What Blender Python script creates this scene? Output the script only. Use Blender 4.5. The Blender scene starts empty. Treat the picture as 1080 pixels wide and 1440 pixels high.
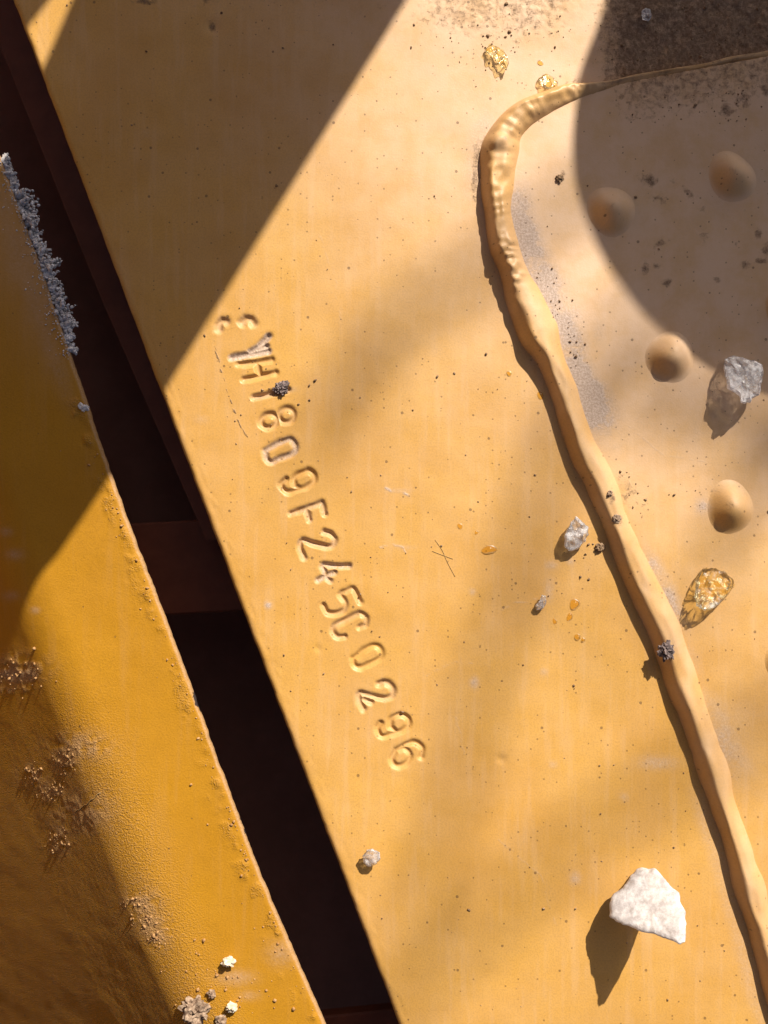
import bpy, bmesh, math, random
import numpy as np
from mathutils import Vector, noise as mnoise

# ------------------------------------------------------------------ camera, sky, sun, exposure
K = 0.0002            # metres per unit; one unit = one photo pixel on the plate (0.2 mm)
D = 1500.0            # camera height above the plate, in units
SUN_EL = math.radians(38.0)
SUN_AZ = math.radians(30.0)       # clockwise from image-up (+Y) towards +X
sc = bpy.context.scene
cam_d = bpy.data.cameras.new('camera')
cam = bpy.data.objects.new('camera', cam_d)
sc.collection.objects.link(cam)
cam.location = (0, 0, D * K)
cam.rotation_euler = (0, 0, 0)
cam_d.sensor_fit = 'VERTICAL'
cam_d.angle = 2 * math.atan(720.0 / D)
cam_d.clip_start = 0.01
cam_d.clip_end = 100
sc.camera = cam

world = bpy.data.worlds.new('World')
sc.world = world
world.use_nodes = True
wn = world.node_tree
bg = wn.nodes['Background']
sky = wn.nodes.new('ShaderNodeTexSky')
sky.sky_type = 'NISHITA'
sky.sun_disc = False
sky.sun_elevation = SUN_EL
sky.sun_rotation = SUN_AZ
sky.air_density = 0.45
sky.dust_density = 3.5
sky.ozone_density = 0.6
wn.links.new(sky.outputs[0], bg.inputs[0])
bg.inputs[1].default_value = 0.05

sun_d = bpy.data.lights.new('sun', 'SUN')
sun_d.energy = 5.0
sun_d.angle = math.radians(0.53)
sun_d.color = (1.0, 0.93, 0.82)
sun = bpy.data.objects.new('sun', sun_d)
sc.collection.objects.link(sun)
SV = Vector((math.sin(SUN_AZ) * math.cos(SUN_EL), math.cos(SUN_AZ) * math.cos(SUN_EL), math.sin(SUN_EL)))
sun.rotation_euler = SV.to_track_quat('Z', 'Y').to_euler()
sun.location = SV * 3

sc.render.engine = 'CYCLES'
sc.cycles.use_denoising = True
sc.cycles.max_bounces = 8
sc.cycles.diffuse_bounces = 3
sc.cycles.glossy_bounces = 2
sc.cycles.transmission_bounces = 8
sc.view_settings.view_transform = 'Standard'
sc.view_settings.look = 'None'
sc.view_settings.gamma = 1.0
sc.view_settings.use_curve_mapping = False
sc.view_settings.exposure = 0.60

# ------------------------------------------------------------------ helpers
rng = np.random.default_rng(7)
random.seed(7)
SX = math.sin(SUN_AZ) / math.tan(SUN_EL)     # shift of a caster towards the sun per unit height (x, image)
SY = -math.cos(SUN_AZ) / math.tan(SUN_EL)    # (y, image, downwards)


def W(p):
    """(px, py, z) in units, image axes -> world metres"""
    p = np.asarray(p, float)
    out = np.empty_like(p)
    out[..., 0] = (p[..., 0] - 540) * K
    out[..., 1] = (720 - p[..., 1]) * K
    out[..., 2] = p[..., 2] * K
    return out


def at(x, y, z=0.0):
    """the point at height z that the photograph shows at (x, y)"""
    s = 1 - z / D
    return np.array([540 + (x - 540) * s, 720 + (y - 720) * s, z])


_tab = np.random.default_rng(3).random((256, 256))


def vn(x, y, s=0):
    x = np.asarray(x, float) + 37.3 * s
    y = np.asarray(y, float) + 91.7 * s
    xi = np.floor(x).astype(int)
    yi = np.floor(y).astype(int)
    fx = x - xi
    fy = y - yi
    fx = fx * fx * fx * (fx * (fx * 6 - 15) + 10)
    fy = fy * fy * fy * (fy * (fy * 6 - 15) + 10)
    a = _tab[xi & 255, yi & 255]
    b = _tab[(xi + 1) & 255, yi & 255]
    c = _tab[xi & 255, (yi + 1) & 255]
    d = _tab[(xi + 1) & 255, (yi + 1) & 255]
    return (a * (1 - fx) + b * fx) * (1 - fy) + (c * (1 - fx) + d * fx) * fy


def fbm(x, y, o=4, s=0):
    t = 0
    a = 0.5
    n = 0
    for k in range(o):
        t = t + a * vn(x * 2 ** k, y * 2 ** k, s + k * 5)
        n += a
        a *= 0.55
    return t / n


def sstep(a, b, x):
    t = np.clip((x - a) / (b - a), 0, 1)
    return t * t * (3 - 2 * t)


def mesh_obj(name, pts, faces, mat, parent=None, origin=None, attrs=None, smooth=True):
    """pts in units/image axes -> one mesh object; origin (units) is the object's own origin"""
    v = W(pts)
    if origin is None:
        o = np.zeros(3)
    else:
        o = W(np.asarray(origin, float))
    v = v - o
    me = bpy.data.meshes.new(name)
    if isinstance(faces, np.ndarray):
        n = len(faces)
        k = faces.shape[1]
        me.vertices.add(len(v))
        me.vertices.foreach_set('co', v.astype(np.float32).ravel())
        me.loops.add(n * k)
        me.loops.foreach_set('vertex_index', faces.astype(np.int32).ravel())
        me.polygons.add(n)
        me.polygons.foreach_set('loop_start', np.arange(0, n * k, k, dtype=np.int32))
        me.update(calc_edges=True)
    else:
        me.from_pydata([tuple(p) for p in v], [], faces)
        me.update()
    me.validate()
    if smooth:
        me.polygons.foreach_set('use_smooth', [True] * len(me.polygons))
    if attrs:
        for k, a in attrs.items():
            at_ = me.attributes.new(k, 'FLOAT', 'POINT')
            at_.data.foreach_set('value', np.asarray(a, np.float32))
    ob = bpy.data.objects.new(name, me)
    sc.collection.objects.link(ob)
    if mat:
        me.materials.append(mat)
    if parent is not None:
        ob.parent = parent
        ob.location = o - np.array(parent.location)
    else:
        ob.location = o
    return ob


def tag(o, label=None, cat=None, group=None, kind=None):
    if label:
        o['label'] = label
    if cat:
        o['category'] = cat
    if group:
        o['group'] = group
    if kind:
        o['kind'] = kind
    return o


def empty(name, loc=(540, 720, 0)):
    e = bpy.data.objects.new(name, None)
    e.location = W(np.array(loc, float))
    e.empty_display_size = 0.01
    sc.collection.objects.link(e)
    return e


# ------------------------------------------------------------------ materials
class NT:
    def __init__(self, name, flat=False):
        self.flat = flat
        self.m = bpy.data.materials.new(name)
        self.m.use_nodes = True
        self.t = self.m.node_tree
        self.b = self.t.nodes['Principled BSDF']
        self.out = self.t.nodes['Material Output']
        tc = self.t.nodes.new('ShaderNodeTexCoord')
        mp = self.t.nodes.new('ShaderNodeMapping')
        mp.inputs['Scale'].default_value = (1 / K, 1 / K, 1 / K)
        self.l(tc.outputs['Object'], mp.inputs['Vector'])
        self.co = mp.outputs[0]

    def l(self, a, b):
        self.t.links.new(a, b)

    def _in(self, sock, v):
        if isinstance(v, (int, float)):
            sock.default_value = v
        elif isinstance(v, (tuple, list)):
            sock.default_value = (*v, 1) if len(v) == 3 and len(sock.default_value) == 4 else v
        else:
            self.l(v, sock)

    def noise(self, size, detail=3, rough=0.55, stretch=None, off=0):
        n = self.t.nodes.new('ShaderNodeTexNoise')
        n.noise_dimensions = '2D' if self.flat else '3D'
        mp = self.t.nodes.new('ShaderNodeMapping')
        s = 1.0 / size
        st = stretch or (1, 1, 1)
        mp.inputs['Scale'].default_value = (s * st[0], s * st[1], s * st[2])
        mp.inputs['Location'].default_value = (off, off * .7, off * .3)
        self.l(self.co, mp.inputs['Vector'])
        self.l(mp.outputs[0], n.inputs['Vector'])
        n.inputs['Scale'].default_value = 1
        n.inputs['Detail'].default_value = detail
        n.inputs['Roughness'].default_value = rough
        return n.outputs['Fac']

    def voro(self, size, off=0):
        n = self.t.nodes.new('ShaderNodeTexVoronoi')
        n.voronoi_dimensions = '2D' if self.flat else '3D'
        mp = self.t.nodes.new('ShaderNodeMapping')
        s = 1.0 / size
        mp.inputs['Scale'].default_value = (s, s, s * .3)
        mp.inputs['Location'].default_value = (off, off * .7, 0)
        self.l(self.co, mp.inputs['Vector'])
        self.l(mp.outputs[0], n.inputs['Vector'])
        n.inputs['Scale'].default_value = 1
        return n.outputs['Distance'], n.outputs['Color']

    def math(self, op, a, b=0.0, c=0.0, clamp=False):
        n = self.t.nodes.new('ShaderNodeMath')
        n.operation = op
        n.use_clamp = clamp
        self._in(n.inputs[0], a)
        self._in(n.inputs[1], b)
        self._in(n.inputs[2], c)
        return n.outputs[0]

    def ramp(self, v, a, b, lo=0.0, hi=1.0):
        n = self.t.nodes.new('ShaderNodeMapRange')
        n.interpolation_type = 'SMOOTHSTEP'
        self._in(n.inputs['Value'], v)
        self._in(n.inputs['From Min'], a)
        self._in(n.inputs['From Max'], b)
        self._in(n.inputs['To Min'], lo)
        self._in(n.inputs['To Max'], hi)
        return n.outputs['Result']

    def mix(self, f, a, b, mode='MIX'):
        n = self.t.nodes.new('ShaderNodeMix')
        n.data_type = 'RGBA'
        n.blend_type = mode
        self._in(n.inputs['Factor'], f)
        self._in(n.inputs['A'], a) if False else None
        ia = [s for s in n.inputs if s.name == 'A' and s.type == 'RGBA'][0]
        ib = [s for s in n.inputs if s.name == 'B' and s.type == 'RGBA'][0]
        self._in(ia, a)
        self._in(ib, b)
        return [s for s in n.outputs if s.type == 'RGBA'][0]

    def attr(self, name):
        n = self.t.nodes.new('ShaderNodeAttribute')
        n.attribute_name = name
        return n.outputs['Fac']

    def bump(self, h, strength, dist, prev=None):
        n = self.t.nodes.new('ShaderNodeBump')
        n.inputs['Strength'].default_value = strength
        n.inputs['Distance'].default_value = dist * K
        self.l(h, n.inputs['Height'])
        if prev is not None:
            self.l(prev, n.inputs['Normal'])
        return n.outputs[0]

    def set(self, **kw):
        for k, v in kw.items():
            self._in(self.b.inputs[k.replace('_', ' ')], v)


def paint(name, base, base2, film_col, peel=1.0, grain=1.0, rough=0.42, flat=True, spec=.5):
    m = NT(name, flat)
    big = m.noise(170, 3, .5)
    col = m.mix(m.ramp(big, .3, .7), base, base2)
    mid = m.noise(28, 4, .6, off=3)
    col = m.mix(m.ramp(mid, .35, .75, 0, .16), col, tuple(c * .78 for c in base2))
    fine = m.noise(2.6, 2, .7, off=80)
    col = m.mix(m.ramp(fine, .40, .70, 0, .34), col, tuple(c * .62 for c in base2))
    col = m.mix(m.ramp(m.noise(16, 3, .6, stretch=(1, .10, 1), off=12), .48, .75, 0, .11), col, film_col)
    # thin pinkish dust film, on the plate also painted sun sheen, carried by the attribute 'film'
    fn = m.noise(55, 5, .65, off=9)
    film = m.math('MULTIPLY', m.attr('film'), m.ramp(fn, .2, .75, .60, 1.0))
    col = m.mix(film, col, film_col)
    col = m.mix(m.math('MULTIPLY', m.attr('gritty'), m.ramp(fine, .5, .66, 0, .55)), col, film_col)
    # grey dust in loose crumbs
    g1 = m.noise(7, 5, .75, off=5)
    dust = m.attr('dust')
    dthr = m.math('SUBTRACT', 1.0, dust)
    dm = m.ramp(g1, m.math('MULTIPLY_ADD', dthr, .75, .02), m.math('MULTIPLY_ADD', dthr, .75, .30))
    dm = m.math('MULTIPLY', dm, m.ramp(dust, 0.0, .15))
    dm = m.math('MAXIMUM', m.math('MULTIPLY', dm, m.ramp(dust, .3, .9, .1, .75)), m.math('MULTIPLY', m.ramp(dust, 0.0, 1.0, 0.0, .6), m.ramp(g1, .25, .6, .5, 1.0)))
    g2 = m.noise(3.2, 3, .7, off=15)
    dustcol = m.mix(m.ramp(g2, .38, .66), (.36, .28, .24), (.53, .435, .385))
    col = m.mix(dm, col, dustcol)
    # brown grime
    g3 = m.noise(10, 6, .78, off=25)
    grime = m.attr('grime')
    gthr = m.math('SUBTRACT', 1.0, grime)
    gm = m.ramp(g3, m.math('MULTIPLY_ADD', gthr, .75, .03), m.math('MULTIPLY_ADD', gthr, .75, .50))
    gm = m.math('MULTIPLY', gm, m.ramp(grime, 0.0, .12))
    gcol = m.mix(m.ramp(m.noise(5, 4, .7, off=35), .35, .7), (.13, .078, .046), (.24, .155, .10))
    col = m.mix(m.math('MULTIPLY', gm, .9), col, gcol)
    # pinholes and specks
    d1, c1 = m.voro(9.0)
    sep = m.t.nodes.new('ShaderNodeSeparateColor')
    m.l(c1, sep.inputs[0])
    lowfreq = m.ramp(m.noise(110, 2, off=41), .38, .72, .94, .72)
    rr = m.ramp(sep.outputs[0], lowfreq, 1.0, 0.0, .15)
    sp = m.math('LESS_THAN', d1, rr)
    col = m.mix(m.math('MULTIPLY', sp, .5), col, (.10, .055, .02))
    d2, c2 = m.voro(34.0, 17)
    sep2 = m.t.nodes.new('ShaderNodeSeparateColor')
    m.l(c2, sep2.inputs[0])
    sp2 = m.math('LESS_THAN', d2, m.ramp(sep2.outputs[1], .72, 1.0, 0.0, .06))
    col = m.mix(m.math('MULTIPLY', sp2, .6), col, (.09, .05, .022))
    # paint chipped to dark primer
    chip = m.attr('chip')
    cm = m.ramp(m.math('ADD', chip, m.ramp(m.noise(6, 3, off=51), .2, .8, -.3, .3)), .48, .56)
    col = m.mix(cm, col, (.045, .032, .03))
    m.set(Base_Color=col)
    r = m.ramp(m.noise(60, 4, off=60), .3, .7, rough - .05, rough + .08)
    r = m.math('ADD', r, m.math('MULTIPLY', film, .25))
    r = m.math('ADD', r, m.math('MULTIPLY', m.math('MAXIMUM', dm, gm), .4), clamp=True)
    m.set(Roughness=r, Specular_IOR_Level=spec)
    hole = m.math('MAXIMUM', sp, sp2)
    h = m.math('MULTIPLY', m.noise(16, 1, .5, off=70), .12 * peel)
    gritty = m.attr('gritty')
    h = m.math('MULTIPLY_ADD', fine, m.math('MULTIPLY_ADD', gritty, 4.2, .17 * grain), h)
    h = m.math('MULTIPLY_ADD', hole, -.35, h)
    h = m.math('MULTIPLY_ADD', m.math('MULTIPLY', dm, g2), .8, h)
    h = m.math('MULTIPLY_ADD', m.math('MULTIPLY', gm, g3), 1.3, h)
    h = m.math('MULTIPLY_ADD', cm, -1.2, h)
    n = m.bump(h, 1.0, 1.0)
    m.l(n, m.b.inputs['Normal'])
    return m.m


M = {}
M['plate'] = paint('ochre_paint', (.575, .296, .034), (.53, .262, .027), (.70, .495, .345), rough=.44)
M['bead'] = paint('ochre_bead_paint', (.57, .30, .060), (.52, .265, .050), (.60, .42, .28), peel=1.0, rough=.40)
M['left'] = paint('orange_paint', (.43, .198, .003), (.40, .18, .0025), (.46, .27, .12), peel=.4, grain=2.2, rough=.6, flat=False, spec=.28)


def simple(name, c1, c2, size, rough=.9, bump=.5, bdist=2.0, detail=5):
    m = NT(name)
    n = m.noise(size, detail, .65)
    m.set(Base_Color=m.mix(m.ramp(n, .35, .68), c1, c2), Roughness=rough)
    m.l(m.bump(n, bump, bdist), m.b.inputs['Normal'])
    return m.m


M['primer'] = simple('red_brown_primer', (.25, .068, .030), (.32, .09, .04), 60, .6, .2)
M['void'] = simple('dark_grease', (.34, .15, .10), (.42, .19, .13), 80, .7, .2)
M['mud'] = simple('dried_mud', (.17, .105, .065), (.40, .29, .20), 6, .95, .8, 2)
M['mud_orange'] = simple('orange_mud', (.30, .15, .05), (.50, .29, .12), 6, .95, .8, 2)
M['mud_dark'] = simple('dark_purple_clod', (.05, .035, .032), (.27, .20, .185), 5, .8, .9, 2)
M['mud_pale'] = simple('pale_clod', (.50, .40, .27), (.78, .70, .56), 5, .95, .8, 2)
M['grit'] = simple('brown_grit', (.15, .085, .04), (.36, .24, .14), 9, .9, .4)
M['fibre'] = simple('dry_fibre', (.34, .21, .07), (.42, .28, .12), 9, .8, .1)
M['bark'] = simple('branch_bark', (.07, .05, .035), (.13, .10, .07), 40, .9, .5)
M['steel'] = paint('unseen_part_paint', (.58, .29, .05), (.54, .26, .04), (.5, .36, .24))  # paint of the added unseen slabs and the bounce wall

m = NT('frost')
m.set(Base_Color=m.mix(m.ramp(m.noise(8, 4), .3, .7), (.40, .38, .38), (.78, .76, .77)), Roughness=.6)
m.set(Subsurface_Weight=.15, Subsurface_Radius=(3 * K, 3 * K, 4 * K))
M['frost'] = m.m


def ice(name, white, rough, dens, col=(.93, .95, .98), bsize=9, clear=0.0, tint=(1, 1, 1), bs=.8, lo=.6, fk=1.4):
    """clear ice with a share of white frost on and in it"""
    m = NT(name)
    m.set(Base_Color=col, Roughness=rough, IOR=1.31, Transmission_Weight=1.0)
    nb = m.noise(bsize, 4, .65)
    nrm = m.bump(nb, bs, 3.5)
    m.l(nrm, m.b.inputs['Normal'])
    gl = m.t.nodes.new('ShaderNodeBsdfGlossy')
    gl.inputs['Roughness'].default_value = rough + .08
    m.l(nrm, gl.inputs['Normal'])
    tp = m.t.nodes.new('ShaderNodeBsdfTransparent')
    tp.inputs[0].default_value = (*tint, 1)
    fr = m.t.nodes.new('ShaderNodeFresnel')
    fr.inputs[0].default_value = 1.45
    m.l(nrm, fr.inputs['Normal'])
    thin = m.t.nodes.new('ShaderNodeMixShader')
    m.l(m.math('MULTIPLY', fr.outputs[0], fk, clamp=True), thin.inputs[0])
    m.l(tp.outputs[0], thin.inputs[1])
    m.l(gl.outputs[0], thin.inputs[2])
    body = m.t.nodes.new('ShaderNodeMixShader')
    body.inputs[0].default_value = clear
    m.l(m.b.outputs[0], body.inputs[1])
    m.l(thin.outputs[0], body.inputs[2])
    dif = m.t.nodes.new('ShaderNodeBsdfDiffuse')
    tr = m.t.nodes.new('ShaderNodeBsdfTranslucent')
    fcol = m.mix(m.ramp(m.noise(20, 6, .72, off=4), .34, .66), tuple(lo * c for c in (1, .94, .95)), (.94, .94, .95))
    m.l(fcol, dif.inputs[0])
    m.l(fcol, tr.inputs[0])
    m.l(nrm, dif.inputs['Normal'])
    mx = m.t.nodes.new('ShaderNodeMixShader')
    mx.inputs[0].default_value = .30
    m.l(dif.outputs[0], mx.inputs[1])
    m.l(tr.outputs[0], mx.inputs[2])
    mx2 = m.t.nodes.new('ShaderNodeMixShader')
    f = m.ramp(m.noise(12, 5, .7, off=8), white[0], white[1], dens[0], dens[1])
    f = m.math('MAXIMUM', f, m.math('MULTIPLY', m.attr('rim'), .9))
    m.l(f, mx2.inputs[0])
    m.l(body.outputs[0], mx2.inputs[1])
    m.l(mx.outputs[0], mx2.inputs[2])
    m.l(mx2.outputs[0], m.out.inputs['Surface'])
    return m.m


M['ice_white'] = ice('frosted_ice', (.25, .62), .35, (.50, .90), clear=.8, bs=.45, lo=.58)
M['ice_clear'] = ice('clear_ice', (.38, .68), .05, (.12, .74), clear=.85, tint=(.97, .98, 1), lo=.86)
M['ice_amber'] = ice('thin_clear_ice', (.56, .78), .05, (.0, .5), clear=1.0, tint=(1, .95, .74), bs=.4, fk=.9)
m = NT('water')
tp = m.t.nodes.new('ShaderNodeBsdfTransparent')
tp.inputs[0].default_value = (.98, .86, .50, 1)
gl = m.t.nodes.new('ShaderNodeBsdfGlossy')
gl.inputs['Roughness'].default_value = .06
fr = m.t.nodes.new('ShaderNodeFresnel')
fr.inputs[0].default_value = 1.33
mx = m.t.nodes.new('ShaderNodeMixShader')
m.l(m.math('MULTIPLY', fr.outputs[0], 1.3, clamp=True), mx.inputs[0])
m.l(tp.outputs[0], mx.inputs[1])
m.l(gl.outputs[0], mx.inputs[2])
m.l(mx.outputs[0], m.out.inputs['Surface'])
M['water'] = m.m

# ------------------------------------------------------------------ the stamped plate
SLOT = (18.0, 542.0 / 1440.0)                 # x of the right plate's edge: a + b*y


def edge_r(y):
    return SLOT[0] + SLOT[1] * y


BEAD = [  # image x, y, half width, height above the doubler
    (1500, -5, 6, 3), (1300, 33, 6, 3), (1180, 57, 6, 3), (1080, 76, 6, 3), (1000, 91, 6, 3.4), (940, 102, 7, 4), (890, 111, 8, 5), (850, 119, 10, 7),
    (822, 124, 13, 10), (795, 129, 16, 13), (767, 138, 19, 16), (738, 154, 22, 19), (715, 177, 25, 21),
    (703, 205, 26, 23), (699, 240, 24, 22), (700, 280, 22, 22), (707, 330, 21, 24), (723, 385, 22, 27),
    (741, 430, 25, 31), (758, 468, 27, 33), (769, 492, 23, 27), (781, 520, 18, 22), (796, 560, 19, 22),
    (809, 600, 20, 22), (828, 645, 20, 22), (845, 680, 20, 22), (871, 745, 20, 22), (893, 800, 21, 23),
    (917, 850, 21, 23), (950, 925, 22, 23), (973, 990, 21, 22), (997, 1060, 21, 22), (1020, 1130, 20, 22),
    (1043, 1200, 20, 22), (1071, 1300, 20, 22), (1098, 1400, 20, 22), (1180, 1650, 20, 22), (1330, 2050, 20, 22)]
STEP = 12.0


def catmull(pts, n):
    pts = np.array(pts, float)
    P = np.vstack([2 * pts[0] - pts[1], pts, 2 * pts[-1] - pts[-2]])
    out = []
    for i in range(1, len(P) - 2):
        L = np.linalg.norm((P[i + 1] - P[i])[:2])
        k = max(2, int(L / n))
        for t in np.arange(k) / k:
            a, b, c, d = P[i - 1], P[i], P[i + 1], P[i + 2]
            out.append(.5 * (2 * b + (c - a) * t + (2 * a - 5 * b + 4 * c - d) * t * t + (3 * b - a - 3 * c + d) * t ** 3))
    out.append(P[-2])
    return np.array(out)


bead_c = catmull(BEAD, 14.0)
_s = 1 - STEP / D
bead_xy = np.column_stack([540 + (bead_c[:, 0] - 540) * _s, 720 + (bead_c[:, 1] - 720) * _s])


def poly_sd(x, y, line):
    """distance to a polyline, and which side (positive = to the left of travel in image axes = inside the doubler)"""
    best = np.full(x.shape, 1e9)
    side = np.zeros(x.shape)
    arc = np.zeros(x.shape)
    acc = 0.0
    for a, b in zip(line[:-1], line[1:]):
        d = b - a
        L2 = d @ d
        t = np.clip(((x - a[0]) * d[0] + (y - a[1]) * d[1]) / L2, 0, 1)
        ex = x - a[0] - t * d[0]
        ey = y - a[1] - t * d[1]
        dd = ex * ex + ey * ey
        m_ = dd < best
        best = np.where(m_, dd, best)
        cr = d[0] * (y - a[1]) - d[1] * (x - a[0])
        side = np.where(m_, np.where(cr < 0, 1.0, -1.0), side)
        arc = np.where(m_, acc + t * math.sqrt(L2), arc)
        acc += math.sqrt(L2)
    return np.sqrt(best) * side, arc


def ell(cx, cy, a, b, rot=-20, n=20, t0=0, t1=360):
    r = math.radians(rot)
    out = []
    for t in np.linspace(math.radians(t0), math.radians(t1), n):
        u, v = a * math.cos(t), b * math.sin(t)
        out.append((cx + u * math.cos(r) - v * math.sin(r), cy + u * math.sin(r) + v * math.cos(r)))
    return out


CH = [  # name of the mark, strokes, depth, half width, dust in it
    ('S', [[(308, 463), (308, 456), (312, 451), (318, 452)], [(340, 454), (345, 449), (352, 449), (357, 455)]], 4.6, 7, .45),
    ('Y', [[(326, 503), (352, 498), (377, 494)], [(352, 495), (364, 488), (377, 473)], [(362, 491), (374, 487)]], 5.0, 6, .85),
    ('H', [[(336, 512), (360, 510), (382, 506)], [(343, 534), (365, 529), (387, 524)], [(361, 510), (365, 528)]], 4.6, 5.2, .3),
    ('1', [[(357, 559), (380, 554), (405, 548)]], 5.0, 5.2, .6),
    ('8', [ell(378, 592, 11.5, 9.5), ell(403, 584, 10.5, 9.5)], 4.2, 5.2, .35),
    ('D', [[(373, 634), (384, 627), (404, 618), (412, 620), (416, 630), (411, 638), (392, 645), (382, 650), (375, 645), (373, 634)]], 3.8, 5.0, .7),
    ('9', [[(415, 684), (413, 675), (418, 668), (432, 662), (440, 666), (442, 674), (437, 681), (424, 687), (415, 684)],
           [(402, 674), (396, 680), (398, 688), (406, 692), (424, 687)]], 4.0, 5.0, .25),
    ('F', [[(409, 722), (430, 715), (452, 707)], [(452, 707), (457, 723)], [(431, 717), (435, 731)]], 4.8, 5.0, .55),
    ('2', [[(456, 748), (464, 750), (470, 757), (469, 765), (461, 769), (443, 765), (425, 760), (422, 770), (428, 785)]], 4.8, 5.0, .55),
    ('4', [[(491, 796), (472, 796), (454, 795), (456, 803), (459, 812), (464, 817)], [(447, 816), (458, 810), (470, 805)]], 4.8, 5.0, .7),
    ('5', [[(506, 847), (501, 836), (496, 828), (487, 831), (479, 836), (486, 847), (484, 857), (472, 863), (460, 861), (455, 851)]], 4.0, 5.0, .35),
    ('C', [[(506, 882), (514, 878), (515, 869), (508, 863), (501, 864), (484, 873), (470, 880), (468, 889), (475, 896), (485, 895)]], 4.6, 5.0, .4),
    ('0', [[(497, 926), (512, 914), (526, 908), (535, 913), (536, 923), (525, 931), (507, 939), (498, 935), (497, 926)]], 3.2, 5.0, .1),
    ('2', [[(533, 962), (541, 959), (551, 966), (552, 977), (542, 982), (523, 979), (506, 975), (506, 987), (511, 997)], [(512, 984), (522, 987)]], 4.6, 5.4, .45),
    ('9', [[(549, 1022), (551, 1011), (563, 1005), (574, 1011), (573, 1022), (559, 1030), (549, 1022)],
           [(535, 1017), (531, 1026), (538, 1036), (559, 1030)]], 3.6, 5.0, .12),
    ('6', [[(557, 1055), (569, 1053), (577, 1062), (570, 1074), (557, 1077), (551, 1068), (557, 1055)],
           [(557, 1055), (573, 1046), (585, 1045), (594, 1053), (592, 1064)]], 3.8, 5.0, .1),
]


CH = [(n_, [([tuple(p) for p in catmull([(a, b, 0) for a, b in s_], 2.5)[:, :2]] if len(s_) > 3 else s_) for s_ in st], d_ * .95, h_, u_) for n_, st, d_, h_, u_ in CH]


def stamp(x, y):
    """height of the stamped marks, nearest mark, distance to it"""
    z = np.zeros(x.shape)
    near = np.full(x.shape, -1)
    nd = np.full(x.shape, 1e9)
    dusty = np.zeros(x.shape)
    for k, (nm, strokes, dep, hw, du) in enumerate(CH):
        best = np.full(x.shape, 1e9)
        xs = [p[0] for s in strokes for p in s]
        ys = [p[1] for s in strokes for p in s]
        mk = (x > min(xs) - 40) & (x < max(xs) + 40) & (y > min(ys) - 40) & (y < max(ys) + 40)
        if not mk.any():
            continue
        xm, ym = x[mk], y[mk]
        b = np.full(xm.shape, 1e9)
        for s in strokes:
            d, _ = poly_sd(xm, ym, np.array(s, float))
            b = np.minimum(b, np.abs(d))
        best[mk] = b
        wob = 1 + .35 * (vn(x / 9, y / 9, 30 + k) - .5)
        dd = best / (hw * wob * .92)
        g = -dep * np.exp(-(np.clip(dd, 0, 4) ** 2.4) * 1.5) * (.85 + .5 * vn(x / 14, y / 14, 60 + k))
        lip = .16 * np.exp(-((best - hw * 1.7) / 4.0) ** 2)
        z = np.where(best < 40, np.minimum(z, g) + lip, z)
        m_ = best < nd
        near = np.where(m_, k, near)
        nd = np.where(m_, best, nd)
        dusty = np.maximum(dusty, np.where(best < 20, du * (1 - sstep(hw * .5, hw * 1.5, best)), 0))
    return z, near, nd, dusty


def blob(x, y, cx, cy, rx, ry, a=0.0, rot=0.0):
    r = math.radians(rot)
    u = (x - cx) * math.cos(r) + (y - cy) * math.sin(r)
    v = -(x - cx) * math.sin(r) + (y - cy) * math.cos(r)
    return a * np.exp(-((u / rx) ** 2 + (v / ry) ** 2))


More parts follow.
